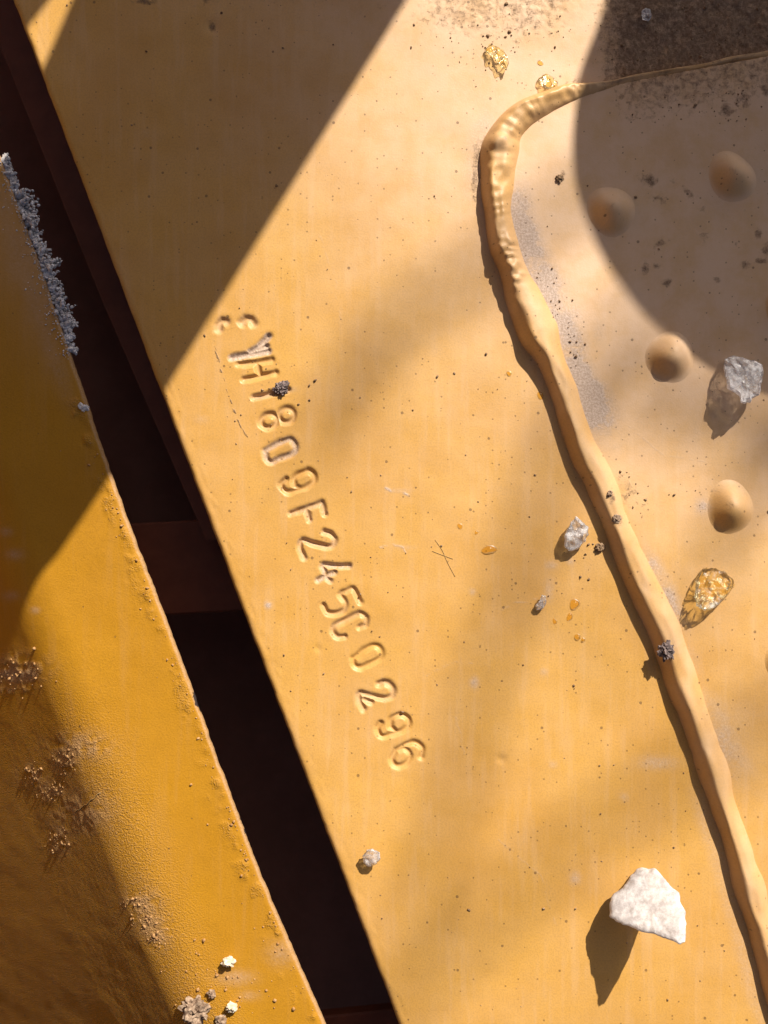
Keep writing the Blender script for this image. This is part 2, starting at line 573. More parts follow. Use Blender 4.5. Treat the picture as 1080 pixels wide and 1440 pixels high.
def plate_fields(x, y):
    sd, arc = poly_sd(x, y, bead_xy)
    st, near, nd, dusty = stamp(x, y)
    z = 5.0 * (fbm(x / 260, y / 260, 2, 11) - .5) + 1.3 * (fbm(x / 55, y / 55, 2, 12) - .5)
    z = z + STEP * sstep(-4, 4, sd) + st
    # a ground-down hollow under the crust at the top right, small dings
    for (cx, cy, r, d) in [(150, 480, 0, 0), (298, 38, 9, -2), (705, 1068, 6, -1.5), (447, 912, 5, -1.2), (120, 250, 40, -1.0)]:
        if r:
            z = z + d * np.exp(-(((x - cx) ** 2 + (y - cy) ** 2) / r ** 2))
    crust = np.maximum((sd < 0) * sstep(810, 900, x) * sstep(200, 90, y), .6 * sstep(70, 10, y) * sstep(560, 660, x) * sstep(850, 770, x))
    z = z + crust * (5 * (fbm(x / 16, y / 16, 4, 90) - .5) + 3 * np.clip(fbm(x / 6, y / 6, 3, 91) - .55, 0, 1))
    film = .10 + .14 * fbm(x / 200, y / 200, 3, 21)
    film = film + .75 * sstep(-300, 420, x - 540 + (300 - y) * .55) * sstep(1000, 150, y)  # paler to the upper right: dust plus sun sheen put into the colour
    film = film + .26 * sstep(-20, 40, sd) * (1 - .6 * sstep(500, 1000, y))
    film = np.clip(film, 0, .85)
    dust = dusty.copy()
    right = sd - 20
    for (y0, y1, wd, a) in [(250, 630, 52, 1.0), (760, 890, 30, .75), (960, 1110, 45, .55), (900, 960, 24, .5)]:
        ramp_ = sstep(y0 - 30, y0 + 50, y) * (1 - sstep(y1 - 50, y1 + 30, y))
        wv = wd * (.55 + .9 * vn(y / 60, 0 * y, 5))
        dust = np.maximum(dust, np.clip(.35 + 1.1 * fbm(x / 22, y / 22, 3, 33), 0, 1.15) * a * ramp_ * (right > -8) * (1 - sstep(wv * .25, wv, right)))
    lft = -sd
    dust = np.maximum(dust, .5 * (lft > 15) * (1 - sstep(34, 62, lft)) * sstep(330, 250, y) * sstep(130, 180, y))
    dust = np.maximum(dust, .42 * (lft > 15) * (1 - sstep(34, 56, lft)) * sstep(1060, 1150, y))
    for (cx, cy, rx, ry, a) in [(985, 712, 14, 14, .8), (775, 795, 10, 7, .6), (802, 790, 7, 6, .55), (772, 830, 8, 20, .55), (664, 832, 6, 6, .6),
                                (809, 1235, 9, 11, .7), (377, 851, 6, 6, 1.0), (282, 590, 14, 9, .35), (667, 960, 8, 10, .75), (560, 690, 22, 4, .45),
                                (570, 770, 18, 4, .4), (925, 1073, 34, 13, .62), (778, 1075, 7, 7, .5), (878, 1122, 8, 8, .5), (975, 610, 8, 20, .3),
                                (1000, 585, 10, 10, .35), (840, 470, 12, 22, .5), (215, 190, 30, 14, .2), (205, 188, 10, 9, .35),
                                (410, 548, 10, 5, .45), (1040, 1010, 30, 40, .35), (765, 945, 7, 7, .5), (697, 75, 14, 10, .4)]:
        dust = np.maximum(dust, blob(x, y, cx, cy, rx, ry, a))
    grime = np.zeros(x.shape)
    up = -sd
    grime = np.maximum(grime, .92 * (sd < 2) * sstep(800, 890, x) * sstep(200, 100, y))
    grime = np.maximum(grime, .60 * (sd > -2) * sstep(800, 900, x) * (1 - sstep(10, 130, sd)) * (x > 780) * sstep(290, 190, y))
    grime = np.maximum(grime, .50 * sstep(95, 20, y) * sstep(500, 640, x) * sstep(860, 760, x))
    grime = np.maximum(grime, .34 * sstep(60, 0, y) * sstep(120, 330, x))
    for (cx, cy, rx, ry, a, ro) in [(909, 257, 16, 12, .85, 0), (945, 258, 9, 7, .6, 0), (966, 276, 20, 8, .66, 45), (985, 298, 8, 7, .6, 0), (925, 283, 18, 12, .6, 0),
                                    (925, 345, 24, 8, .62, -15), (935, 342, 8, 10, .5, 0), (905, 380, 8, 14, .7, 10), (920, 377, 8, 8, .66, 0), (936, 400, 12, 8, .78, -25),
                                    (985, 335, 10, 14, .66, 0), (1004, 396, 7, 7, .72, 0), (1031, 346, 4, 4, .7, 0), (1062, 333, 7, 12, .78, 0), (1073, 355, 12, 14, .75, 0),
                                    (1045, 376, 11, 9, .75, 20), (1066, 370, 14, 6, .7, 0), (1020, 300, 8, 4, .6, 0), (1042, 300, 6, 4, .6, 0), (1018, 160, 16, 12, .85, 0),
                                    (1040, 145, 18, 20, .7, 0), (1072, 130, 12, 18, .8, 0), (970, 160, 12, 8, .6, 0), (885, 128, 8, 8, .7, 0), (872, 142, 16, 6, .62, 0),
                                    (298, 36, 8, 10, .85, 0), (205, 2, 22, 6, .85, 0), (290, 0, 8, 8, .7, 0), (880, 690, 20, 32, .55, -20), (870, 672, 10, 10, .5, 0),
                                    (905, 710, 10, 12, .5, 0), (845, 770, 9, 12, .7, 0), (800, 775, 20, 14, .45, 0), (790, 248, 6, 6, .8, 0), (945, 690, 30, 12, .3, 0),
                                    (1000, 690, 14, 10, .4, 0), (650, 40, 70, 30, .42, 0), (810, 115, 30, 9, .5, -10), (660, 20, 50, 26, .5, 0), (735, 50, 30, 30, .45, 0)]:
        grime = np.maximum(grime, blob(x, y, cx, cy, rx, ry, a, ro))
    dark_line = (lft > 18) * (1 - sstep(30, 42, lft)) * sstep(170, 205, y) * sstep(330, 250, y)
    grime = np.maximum(grime, .62 * dark_line)
    chip = blob(x, y, 300, 470, 3, 3, .3)
    for (line, wd, a, fld) in [([(303, 478), (306, 500), (311, 520), (318, 545), (322, 560), (331, 580), (337, 595), (349, 615)], 1.6, .85, 'g'),
                               ([(540, 686), (552, 692), (560, 690), (575, 697)], 2.2, .9, 'd'), ([(536, 770), (552, 765), (566, 770), (572, 782)], 2.0, .7, 'd'),
                               ([(706, 858), (722, 848), (738, 846), (760, 840)], 1.6, .5, 'd'), ([(600, 950), (640, 930), (690, 935)], 1.5, .4, 'd'),
                               ([(450, 330), (470, 390), (478, 450)], 1.5, .35, 'd'), ([(700, 1180), (760, 1230), (780, 1300)], 1.5, .4, 'd'), ([(640, 1000), (652, 1060)], 1.5, .4, 'd'),
                               ([(880, 600), (930, 640), (990, 650)], 1.6, .4, 'd'), ([(580, 250), (640, 300), (650, 380)], 1.5, .3, 'd')]:
        xs0, ys0 = [p[0] for p in line], [p[1] for p in line]
        mk = (x > min(xs0) - 12) & (x < max(xs0) + 12) & (y > min(ys0) - 12) & (y < max(ys0) + 12)
        if mk.any():
            dl, _ = poly_sd(x[mk] + 5 * (vn(x[mk] / 9, y[mk] / 9, 44) - .5), y[mk], np.array(line, float))
            val = a * np.exp(-(dl / wd) ** 2) * sstep(.25, .5, vn(x[mk] / 7, y[mk] / 7, 45))
            tgt = grime if fld == 'g' else dust
            tgt[mk] = np.maximum(tgt[mk], val)
    return dict(z=z, sd=sd, near=near, nd=nd, film=film, dust=dust, grime=grime, chip=chip)


def edge_round(v, R=9.0):
    return np.where(v < R, -(R - np.sqrt(np.clip(R * R - (R - v) ** 2, 0, None))), 0.0)


ys = np.concatenate([np.arange(-700, -20, 14.0), np.arange(-20, 1462, 2.2), np.arange(1462, 2150, 14.0)])
vs = np.concatenate([[0, .25, .8, 1.6, 2.8, 4.4, 6.4, 8.8], np.arange(11, 1110, 2.2), np.arange(1110, 1900, 14.0)])
YY, VV = np.meshgrid(ys, vs, indexing='ij')
XX = edge_r(YY) + VV + 2.2 * (fbm(YY / 22, VV * 0, 3, 67) - .5) * np.exp(-VV / 12)
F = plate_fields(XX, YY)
ZZ = F['z'] + edge_round(VV) + np.where(VV < 20, .5 * (vn(YY / 12, VV / 6, 77) - .5), 0)
ni, nj = XX.shape
cxm = .25 * (XX[:-1, :-1] + XX[1:, :-1] + XX[:-1, 1:] + XX[1:, 1:])
cym = .25 * (YY[:-1, :-1] + YY[1:, :-1] + YY[:-1, 1:] + YY[1:, 1:])
cat = np.zeros(cxm.shape, int)
nd_c = .25 * (F['nd'][:-1, :-1] + F['nd'][1:, :-1] + F['nd'][:-1, 1:] + F['nd'][1:, 1:])
near_c = F['near'][:-1, :-1]
cat[nd_c < 14] = near_c[nd_c < 14] + 1
sd_c = .25 * (F['sd'][:-1, :-1] + F['sd'][1:, :-1] + F['sd'][:-1, 1:] + F['sd'][1:, 1:])
cat[sd_c > 0] = 100
cat[cxm > 1550] = -1

stamped = empty('stamped_plate')
tag(stamped, 'ochre yellow painted steel plate with stamped serial number and long weld bead', 'steel plate')
idx = np.arange(ni * nj).reshape(ni, nj)


def sub_mesh(name, mask, mat, parent, extra_wall=False):
    i, j = np.nonzero(mask)
    q = np.stack([idx[i, j], idx[i + 1, j], idx[i + 1, j + 1], idx[i, j + 1]], 1)
    u, inv = np.unique(q.ravel(), return_inverse=True)
    q = inv.reshape(-1, 4)
    P = np.stack([XX.ravel()[u], YY.ravel()[u], ZZ.ravel()[u]], 1)
    A = {k: F[k].ravel()[u] for k in ('film', 'dust', 'grime', 'chip')}
    if extra_wall:       # the plate's cut edge inside the slot
        lo = np.searchsorted(u, idx[:, 0])
        n0 = len(P)
        wall = np.stack([XX[:, 0] + .0, YY[:, 0], np.full(ni, -70.0)], 1)
        P = np.vstack([P, wall])
        for k in A:
            A[k] = np.concatenate([A[k], A[k][lo]])
        a = np.arange(ni - 1)
        w = np.stack([lo[a], n0 + a, n0 + a + 1, lo[a + 1]], 1)
        q = np.vstack([q, w])
    return mesh_obj(name, P, q, mat, parent, origin=(540, 720, 0), attrs=A)


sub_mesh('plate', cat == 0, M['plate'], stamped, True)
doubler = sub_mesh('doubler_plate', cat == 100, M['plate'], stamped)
doubler['label'] = 'raised yellow doubler plate right of the weld bead'
SUBD = 3
for k, (nm, *_r) in enumerate(CH):
    i, j = np.nonzero(cat == k + 1)
    if not len(i):
        continue
    fi, fj = [], []
    for a in range(SUBD):
        for b in range(SUBD):
            fi.append(i * SUBD + a)
            fj.append(j * SUBD + b)
    fi = np.concatenate(fi)
    fj = np.concatenate(fj)
    NJ = nj * SUBD + 1
    q = np.stack([fi * NJ + fj, (fi + 1) * NJ + fj, (fi + 1) * NJ + fj + 1, fi * NJ + fj + 1], 1)
    u, inv = np.unique(q.ravel(), return_inverse=True)
    q = inv.reshape(-1, 4)
    ui = (u // NJ) / SUBD
    uj = (u % NJ) / SUBD
    y = np.interp(ui, np.arange(ni), ys)
    v = np.interp(uj, np.arange(nj), vs)
    x = edge_r(y) + v
    f = plate_fields(x, y)
    o = mesh_obj('stamped_character', np.stack([x, y, f['z']], 1), q, M['plate'], stamped, origin=(540, 720, 0),
                 attrs={kk: f[kk] for kk in ('film', 'dust', 'grime', 'chip')})
    o['label'] = 'stamped character %s pressed into the yellow plate' % nm

# weld bead: swept lumpy section over the doubler's edge
dense = catmull([(a, b, c, d) for a, b, c, d in BEAD], 2.6)
_sb = 1 - (STEP + .4 * dense[:, 3]) / D
dense[:, 2] *= .95
px = 540 + (dense[:, 0] - 540) * _sb
py = 720 + (dense[:, 1] - 720) * _sb
tx = np.gradient(px)
ty = np.gradient(py)
tl = np.hypot(tx, ty)
tx, ty = tx / tl, ty / tl
nx, ny = ty, -tx            # towards the doubler (inside)
arc = np.concatenate([[0], np.cumsum(np.hypot(np.diff(px), np.diff(py)))])
NS = 27
pts = []
film = []
for r in range(len(px)):
    w, h = dense[r, 2], dense[r, 3]
    cur = sstep(850, 800, px[r]) * sstep(430, 330, py[r])
    lump = 1 + .24 * (vn(arc[r] / 42, 0, 3) - .5) + .05 * (vn(arc[r] / 15, 3, 4) - .5)
    rip = .55 * cur * (.4 + 1.2 * vn(arc[r] / 28, 9, 2))
    off = 5 * (vn(arc[r] / 45, 7, 5) - .5)
    for k in range(NS):
        u = -1 + 2 * k / (NS - 1)             # -1 = foot on the plate, +1 = foot on the doubler
        t = u * 1.6 + 1.6
        hh = h * (.56 + .22 * cur)
        loc = arc[r] + 10 * u
        if u < 0:
            lat = u * w * .80 * lump
            prof_ = 1 - abs(u) ** 1.75
            z = -3 + (hh + STEP + 3) * prof_
        else:
            lat = u * w * 1.30 * lump
            prof_ = (1 - u * u) ** .9
            z = STEP - 3 + (hh + 3) * prof_
        wob = (.20 + .14 * cur) * (vn(loc / (34 - 14 * cur), t * 1.4, 8) - .5) + (.02 + .05 * cur) * (vn(loc / 10, t * 2.4, 9) - .5)
        z += (hh + 7) * wob * prof_
        z += rip * prof_ * math.sin(2 * math.pi * (arc[r] + 9 * u * u + 22 * vn(arc[r] / 24, 4 + t * .4, 6)) / 16.0)
        lat += off - 3.5
        pts.append((px[r] + nx[r] * lat, py[r] + ny[r] * lat, z))
        film.append(.30 + .3 * vn(arc[r] / 40, t, 6))
n = len(px)
a, b = np.meshgrid(np.arange(n - 1), np.arange(NS - 1), indexing='ij')
a, b = a.ravel(), b.ravel()
q = np.stack([a * NS + b, a * NS + b + 1, (a + 1) * NS + b + 1, (a + 1) * NS + b], 1)
pts = np.array(pts)
gr = np.maximum(blob(pts[:, 0], pts[:, 1], 856, 700, 8, 14, .72), blob(pts[:, 0], pts[:, 1], 866, 730, 8, 12, .75))
gr = np.maximum(gr, .46 * sstep(815, 850, pts[:, 0]) * sstep(200, 150, pts[:, 1]))
du = np.maximum(blob(pts[:, 0], pts[:, 1], 940, 905, 18, 18, .4), blob(pts[:, 0], pts[:, 1], 707, 205, 3, 3, .9))
bead = mesh_obj('weld_bead', pts, q, M['bead'], stamped, origin=(540, 720, 0),
                attrs=dict(film=film, dust=du, grime=gr, chip=np.zeros(len(pts))))
bead['label'] = 'lumpy painted weld bead hooking round at its upper end'

# domes on the doubler
DOMES = [(1029, 249, 34, 40, 21), (859, 298, 35, 40, 22), (942, 502, 35, 40, 25), (1027, 714, 35, 41, 25), (1106, 436, 34, 40, 20), (1108, 934, 34, 40, 20)]
for di, (cx, cy, rx, ry, h) in enumerate(DOMES):
    c = at(cx, cy, STEP)
    NR, NA = 16, 44
    pts = []
    for r in range(NR + 1):
        t = r / NR
        for a_ in range(NA):
            th = 2 * math.pi * a_ / NA
            ir = 1 + .05 * math.sin(2 * th + di) + .04 * math.sin(3 * th + 2 * di)
            u, v = rx * t * math.cos(th) * ir, ry * t * math.sin(th) * ir
            ro = math.radians(-20)
            x, y = c[0] + u * math.cos(ro) - v * math.sin(ro), c[1] + u * math.sin(ro) + v * math.cos(ro)
            z = h * (.5 + .5 * math.cos(math.pi * t ** 1.08)) ** .95 - .5 + .5 * (vn(x / 14, y / 14, 40 + di) - .5) * (1 - t)
            pts.append((x, y, STEP + z + 5.0 * (fbm(np.array(x / 260), np.array(y / 260), 2, 11) - .5) - (.6 if r == NR else 0)))
    fc = []
    for r in range(NR):
        for a_ in range(NA):
            b_ = (a_ + 1) % NA
            if r == 0:
                fc.append((a_, NA + a_, NA + b_)) if False else fc.append((r * NA + a_, (r + 1) * NA + a_, (r + 1) * NA + b_, r * NA + b_))
            else:
                fc.append((r * NA + a_, (r + 1) * NA + a_, (r + 1) * NA + b_, r * NA + b_))
    pts = np.array(pts)
    # merge the pole
    fc = [tuple(0 if (i_ < NA) else i_ for i_ in f) for f in fc]
    fc = [tuple(dict.fromkeys(f)) for f in fc]
    pf = plate_fields(pts[:, 0].copy(), pts[:, 1].copy())
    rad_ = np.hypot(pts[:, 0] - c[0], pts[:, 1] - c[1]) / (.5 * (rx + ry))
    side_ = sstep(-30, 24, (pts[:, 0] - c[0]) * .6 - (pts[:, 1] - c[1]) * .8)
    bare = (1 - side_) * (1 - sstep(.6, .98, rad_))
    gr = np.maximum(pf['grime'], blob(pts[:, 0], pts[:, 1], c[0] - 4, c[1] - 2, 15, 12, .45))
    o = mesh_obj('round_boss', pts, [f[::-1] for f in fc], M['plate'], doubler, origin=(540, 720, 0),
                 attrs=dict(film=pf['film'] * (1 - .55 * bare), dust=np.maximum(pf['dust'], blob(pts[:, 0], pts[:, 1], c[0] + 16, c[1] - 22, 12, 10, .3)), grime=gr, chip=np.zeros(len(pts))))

# ------------------------------------------------------------------ the folded plate left of the slot
LE = [(-420, -900), (-260, -480), (-100, -60), (0, 224), (62, 392), (155, 668), (216, 830), (276, 990), (362, 1222), (456, 1440), (560, 1680), (740, 2100)]
le = catmull([(x, y, 0) for x, y in LE], 3.0)[:, :2]
keep = (le[:, 1] > -640) & (le[:, 1] < 1850)
le = le[keep]
ltx, lty = np.gradient(le[:, 0]), np.gradient(le[:, 1])
ll = np.hypot(ltx, lty)
ltx, lty = ltx / ll, lty / ll
lnx, lny = -lty, ltx          # away from the slot (image left)
BEND0, BR, BANG = 128.0, 112.0, math.radians(43.2)
prof = [(26, -16), (4, -16), (1.0, -14.5), (0, -11), (0, -5), (.6, -2.2), (2, -.7), (4.5, 0)]
nlip = len(prof)
flat = np.arange(7, BEND0, 2.4)
for v in flat:
    prof.append((v, 0))
for t in np.linspace(0, BANG, 38):
    prof.append((BEND0 + BR * math.sin(t), -BR * (1 - math.cos(t))))
e0 = prof[-1]
for s_ in np.concatenate([np.arange(2.5, 190, 2.5), np.arange(190, 700, 15)]):
    prof.append((e0[0] + s_ * math.cos(BANG), e0[1] - s_ * math.sin(BANG)))
prof = np.array(prof)
slope_ = np.zeros(len(prof))
slope_[nlip:] = np.arctan2(-np.gradient(prof[:, 1])[nlip:], np.gradient(prof[:, 0])[nlip:])
U, V = np.meshgrid(np.arange(len(le)), np.arange(len(prof)), indexing='ij')
lat = prof[V, 0]
ej = 3.4 * (fbm(le[U, 1] / 16.0, lat * 0, 4, 66) - .5) * np.exp(-lat / 10.0)
LX = le[U, 0] + lnx[U] * (lat + ej)
LY = le[U, 1] + lny[U] * (lat + ej)
LZ = prof[V, 1].astype(float)
arcL = np.concatenate([[0], np.cumsum(np.hypot(np.diff(le[:, 0]), np.diff(le[:, 1])))])[U]
# image position of every point, for the masks
sc_ = 1 / (1 - LZ / D)
IX = 540 + (LX - 540) * sc_
IY = 720 + (LY - 720) * sc_
MUD = [(93, 1068, 15, 16), (72, 1112, 17, 12), (82, 1180, 15, 16), (45, 1090, 14, 12), (196, 1272, 20, 18), (208, 1300, 16, 14), (222, 1318, 14, 12), (118, 1140, 30, 22),
       (110, 1050, 30, 14), (15, 940, 34, 16), (45, 948, 14, 10), (20, 970, 20, 4)]
mud = np.zeros(LX.shape)
for (cx, cy, rx, ry) in MUD:
    mud = np.maximum(mud, blob(IX, IY, cx, cy, rx * 1.25, ry * 1.25, 1.0))
mud = mud * sstep(.30, .56, fbm(IX / 11, IY / 11, 3, 64)) * 1.15
top = V >= nlip - 1
bumpz = 3.0 * (fbm(LX / 200, LY / 200, 2, 50) - .5) + 1.0 * (fbm(LX / 40, LY / 40, 2, 51) - .5)
rough_edge = np.exp(-((lat - 14) / 12.0) ** 2) * (IY > 560) * sstep(.50, .72, fbm(IX / 26, IY / 26, 3, 57))
crumbs = np.clip(fbm(LX / 6.5, LY / 6.5, 3, 52) - .42, 0, 1)
bumpz = bumpz + mud * 3.8 * crumbs + rough_edge * 6 * np.clip(fbm(LX / 8, LY / 8, 3, 53) - .45, 0, 1)
fall = sstep(BEND0 - 60, BEND0 + 70, lat) * sstep(900, 1150, IY)
bumpz = bumpz + (.2 + .12 * fall) * (fbm(LX / 4.2, LY / 4.2, 2, 58) - .5)
bumpz = np.where(V >= nlip, bumpz, bumpz * .3)
sl = slope_[V]
LX = LX + lnx[U] * np.sin(sl) * bumpz
LY = LY + lny[U] * np.sin(sl) * bumpz
LZ = LZ + np.cos(sl) * bumpz
chipm = np.zeros(LX.shape)
for (cx, cy, rx, ry, ro) in [(278, 986, 3.2, 13, -22), (331, 1122, 3, 5, -20), (334, 1128, 2.5, 4, 0), (345, 1158, 3.2, 14, -22), (349, 1170, 4, 7, -22), (362, 1195, 2.5, 12, -22), (374, 1228, 2.5, 8, -22)]:
    chipm = np.maximum(chipm, blob(IX, IY, cx, cy, rx * 1.5, ry * 1.25, 1.15, ro))
lgr = np.clip(mud * .34, 0, 1)
lgr = np.maximum(lgr, .10 + .25 * fall * sstep(.45, .7, fbm(IX / 60, IY / 60, 3, 59)))
ldu = np.zeros(LX.shape)
for (cx, cy, rx, ry, a_) in [(20, 780, 16, 10, .5), (8, 748, 12, 8, .5), (15, 838, 14, 9, .5), (330, 1375, 34, 14, .5), (395, 1340, 26, 24, .45), (350, 1400, 20, 10, .4), (20, 950, 34, 14, .55), (50, 858, 8, 6, .5),
                             (30, 360, 40, 60, .42), (60, 430, 34, 60, .40), (10, 290, 16, 40, .45)]:
    ldu = np.maximum(ldu, blob(IX, IY, cx, cy, rx, ry, a_))
ldu = np.maximum(ldu, .40 * np.exp(-((lat - 22) / 20.0) ** 2) * sstep(640, 500, IY))
ldu = np.where(V < nlip - 1, np.maximum(ldu, .55), ldu)
lfi = .05 + .75 * mud + .05 * fall + .35 * sstep(600, 300, IY) * fbm(IX / 80, IY / 80, 3, 61) + .5 * np.exp(-(((IX - 60) / 50) ** 2 + ((IY - 330) / 110) ** 2))
A = dict(film=np.clip(lfi, 0, .8).ravel(), dust=ldu.ravel(), grime=lgr.ravel(), chip=chipm.ravel(), gritty=np.clip(.9 * fall + .8 * mud + .5 * rough_edge, 0, 1).ravel())
n_, k_ = LX.shape
li = np.arange(n_ * k_).reshape(n_, k_)
q = np.stack([li[:-1, :-1], li[:-1, 1:], li[1:, 1:], li[1:, :-1]], -1).reshape(-1, 4)
folded = empty('folded_plate')
tag(folded, 'deep orange painted steel sheet with bent-down side, left of the dark slot', 'steel sheet')
mesh_obj('sheet', np.stack([LX.ravel(), LY.ravel(), LZ.ravel()], 1), q, M['left'], folded, origin=(540, 720, 0), attrs=A)


def left_point(ix, iy):
    d2 = (IX - ix) ** 2 + (IY - iy) ** 2 + np.where(V < nlip, 1e6, 0)
    k = np.unravel_index(np.argmin(d2), d2.shape)
    return np.array([LX[k], LY[k], LZ[k]])


_F = np.column_stack([XX.ravel(), YY.ravel()])


def right_z(x, y):
    f = plate_fields(np.array([float(x)]), np.array([float(y)]))
    return float(f['z'][0])


def surf(ix, iy):
    """surface point of the two plates that the photo shows at (ix, iy)"""
    if ix > edge_r(iy) + 3:
        z = right_z(ix, iy)
        p = at(ix, iy, z)
        p[2] = right_z(p[0], p[1])
        return p
    return left_point(ix, iy)


# ------------------------------------------------------------------ inside the slot
def box(name, p0, p1, half, z0, z1, mat, parent):
    """a bar from p0 to p1 (plan, units) with half width and height range"""
    p0, p1 = np.array(p0, float), np.array(p1, float)
    d = (p1 - p0) / np.linalg.norm(p1 - p0)
    nn = np.array([-d[1], d[0]]) * half
    b = 3.0
    bm = []
    for z, ins in ((z0, 0), (z1 - b, 0), (z1, b)):
        nn2 = nn * (1 - ins / half)
        for c in (p0 - nn2 + d * ins, p1 - nn2 - d * ins, p1 + nn2 - d * ins, p0 + nn2 + d * ins):
            bm.append((c[0], c[1], z))
    fc = [(3, 2, 1, 0), (8, 9, 10, 11)]
    for r in (0, 4):
        for k in range(4):
            fc.append((r + k, r + (k + 1) % 4, r + 4 + (k + 1) % 4, r + 4 + k))
    return mesh_obj(name, np.array(bm), fc, mat, parent, origin=(540, 720, 0), smooth=False)


ch = empty('inner_channel', (540, 720, -300))
tag(ch, 'dark red-brown steel channel down inside the slot', 'steel channel')
def pe(t, o, z):      # point in plan along the slot (by image y) offset across it, seen at depth z
    p = at(edge_r(t) + o, t, z)
    return p[:2]
box('floor', pe(-800, 60, -420), pe(2000, 60, -420), 430, -432, -420, M['void'], ch)
fl = [pe(-700, -60, -150), pe(0, -44, -150), pe(420, -34, -150), pe(760, -14, -150), pe(760, 120, -150), pe(-700, 120, -150)]
fv = [(p[0], p[1], z) for z in (-162, -150) for p in fl]
mesh_obj('flange', np.array(fv), [(5, 4, 3, 2, 1, 0), (6, 7, 8, 9, 10, 11)] + [(k, (k + 1) % 6, 6 + (k + 1) % 6, 6 + k) for k in range(6)], M['primer'], ch, origin=(540, 720, 0), smooth=False)
box('side_wall', pe(-700, 190, -200), pe(1900, 190, -200), 14, -420, -66, M['primer'], ch)
box('crossbar', pe(806, -210, -190), pe(790, 90, -190), 74, -215, -190, M['primer'], ch)
box('crossbar', pe(1500, -210, -210), pe(1470, 90, -210), 70, -235, -210, M['primer'], ch)

# ------------------------------------------------------------------ unseen slabs added to throw the large shadows and block sky (out of frame)
def slab(name, outline, z, th, mat, label, cat_, ref=None, off=(0, 0)):
    """added unseen slab at height z whose shadow on the plate has this outline"""
    ref = z if ref is None else ref
    pts = [(x + SX * ref - off[0], y + SY * ref - off[1]) for x, y in outline]
    n = len(pts)
    c = np.mean(pts, 0)
    o = (c[0], c[1], z)
    V_ = []
    b = 5.0
    for zz, ins in ((z, b), (z + b, 0), (z + th - b, 0), (z + th, b)):
        for p in pts:
            d = c - np.array(p)
            d = d / np.linalg.norm(d)
            V_.append((p[0] + d[0] * ins, p[1] + d[1] * ins, zz))
    fc = [tuple(range(n)), tuple(range(3 * n, 4 * n))[::-1]]
    for r in range(3):
        for k in range(n):
            fc.append((r * n + k, (r + 1) * n + k, (r + 1) * n + (k + 1) % n, r * n + (k + 1) % n))
    nv = len(V_)
    ob = mesh_obj(name, np.array(V_), fc, mat, None, origin=o, smooth=False,
                  attrs=dict(film=np.full(nv, .2), dust=np.zeros(nv), grime=np.full(nv, .2), chip=np.zeros(nv)))
    return tag(ob, label, cat_)


slab('band_shadow_caster', [(1100, -860), (570, 0), (228, 552), (155, 664), (118, 718), (92, 748), (70, 782), (40, 838), (2, 904), (-60, 1020), (-200, 1060), (-330, 900), (-180, 560), (-40, 325), (60, 112), (110, 0), (480, -860)],  # added slab, outlined to cast the band of shadow
     900, 60, M['steel'], 'thick unseen yellow slab added to throw the shadow band at the top left, outside the picture', 'shadow caster')
slab('corner_shadow_caster', [(235, -220), (60, 0), (25, 38), (-40, 110), (-150, 60), (-60, -80), (110, -290)],  # added bar, cut to cast the small corner shadow
     900, 50, M['steel'], 'narrow unseen yellow bar added to shade the top left corner, outside the picture', 'lever')
cxs = [(905, -150), (858, 0), (832, 70), (816, 130), (808, 200), (813, 258), (832, 318), (866, 380), (912, 436), (960, 476), (1015, 510), (1080, 538), (1160, 556), (1250, 552), (1500, 500), (1800, 380), (2100, 250), (2300, -100), (2200, -500), (1700, -700), (1250, -600)]  # outline of the added slab that casts the round shadow
slab('round_shadow_caster', [tuple(p) for p in catmull([(a, b, 0) for a, b in cxs], 18)[:, :2]], 900, 70, M['steel'],
     'rounded unseen yellow slab added to throw the round shadow at the top right, outside the picture', 'machine lug', ref=970, off=(17, -29))


def bounce_wall_panel():
    root = empty('bounce_wall', (-2500, 900, -600))  # added unseen wall that bounces warm light into the shadows
    tag(root, 'large unseen orange wall added far left of the sheet to bounce warm light, outside the picture', 'bounce wall')
    x0, x1 = -2560, -2500
    def pan(nm, y0, y1, z0, z1, xa, xb):
        P = [(x, y, z) for z in (z0, z1) for x, y in ((xa, y0), (xb, y0), (xb, y1), (xa, y1))]
        fc = [(3, 2, 1, 0), (4, 5, 6, 7)] + [(k, (k + 1) % 4, 4 + (k + 1) % 4, 4 + k) for k in range(4)]
        ob = mesh_obj(nm, np.array(P, float), fc, M['steel'], root, origin=(-2500, 900, -600), smooth=False,
                      attrs=dict(film=np.full(8, .1), dust=np.zeros(8), grime=np.full(8, .2), chip=np.zeros(8)))
        bm = bmesh.new()
        bm.from_mesh(ob.data)
        bmesh.ops.recalc_face_normals(bm, faces=bm.faces)
        bm.to_mesh(ob.data)
        bm.free()
    pan('wall', -1500, 3600, -600, 1700, x0, x1)
    pan('ledge', -1500, 3600, -600, -540, x1 + 3, x1 + 700)
    pan('rib', -1500, 3600, 1400, 1500, x1 + 3, x1 + 90)


bounce_wall_panel()


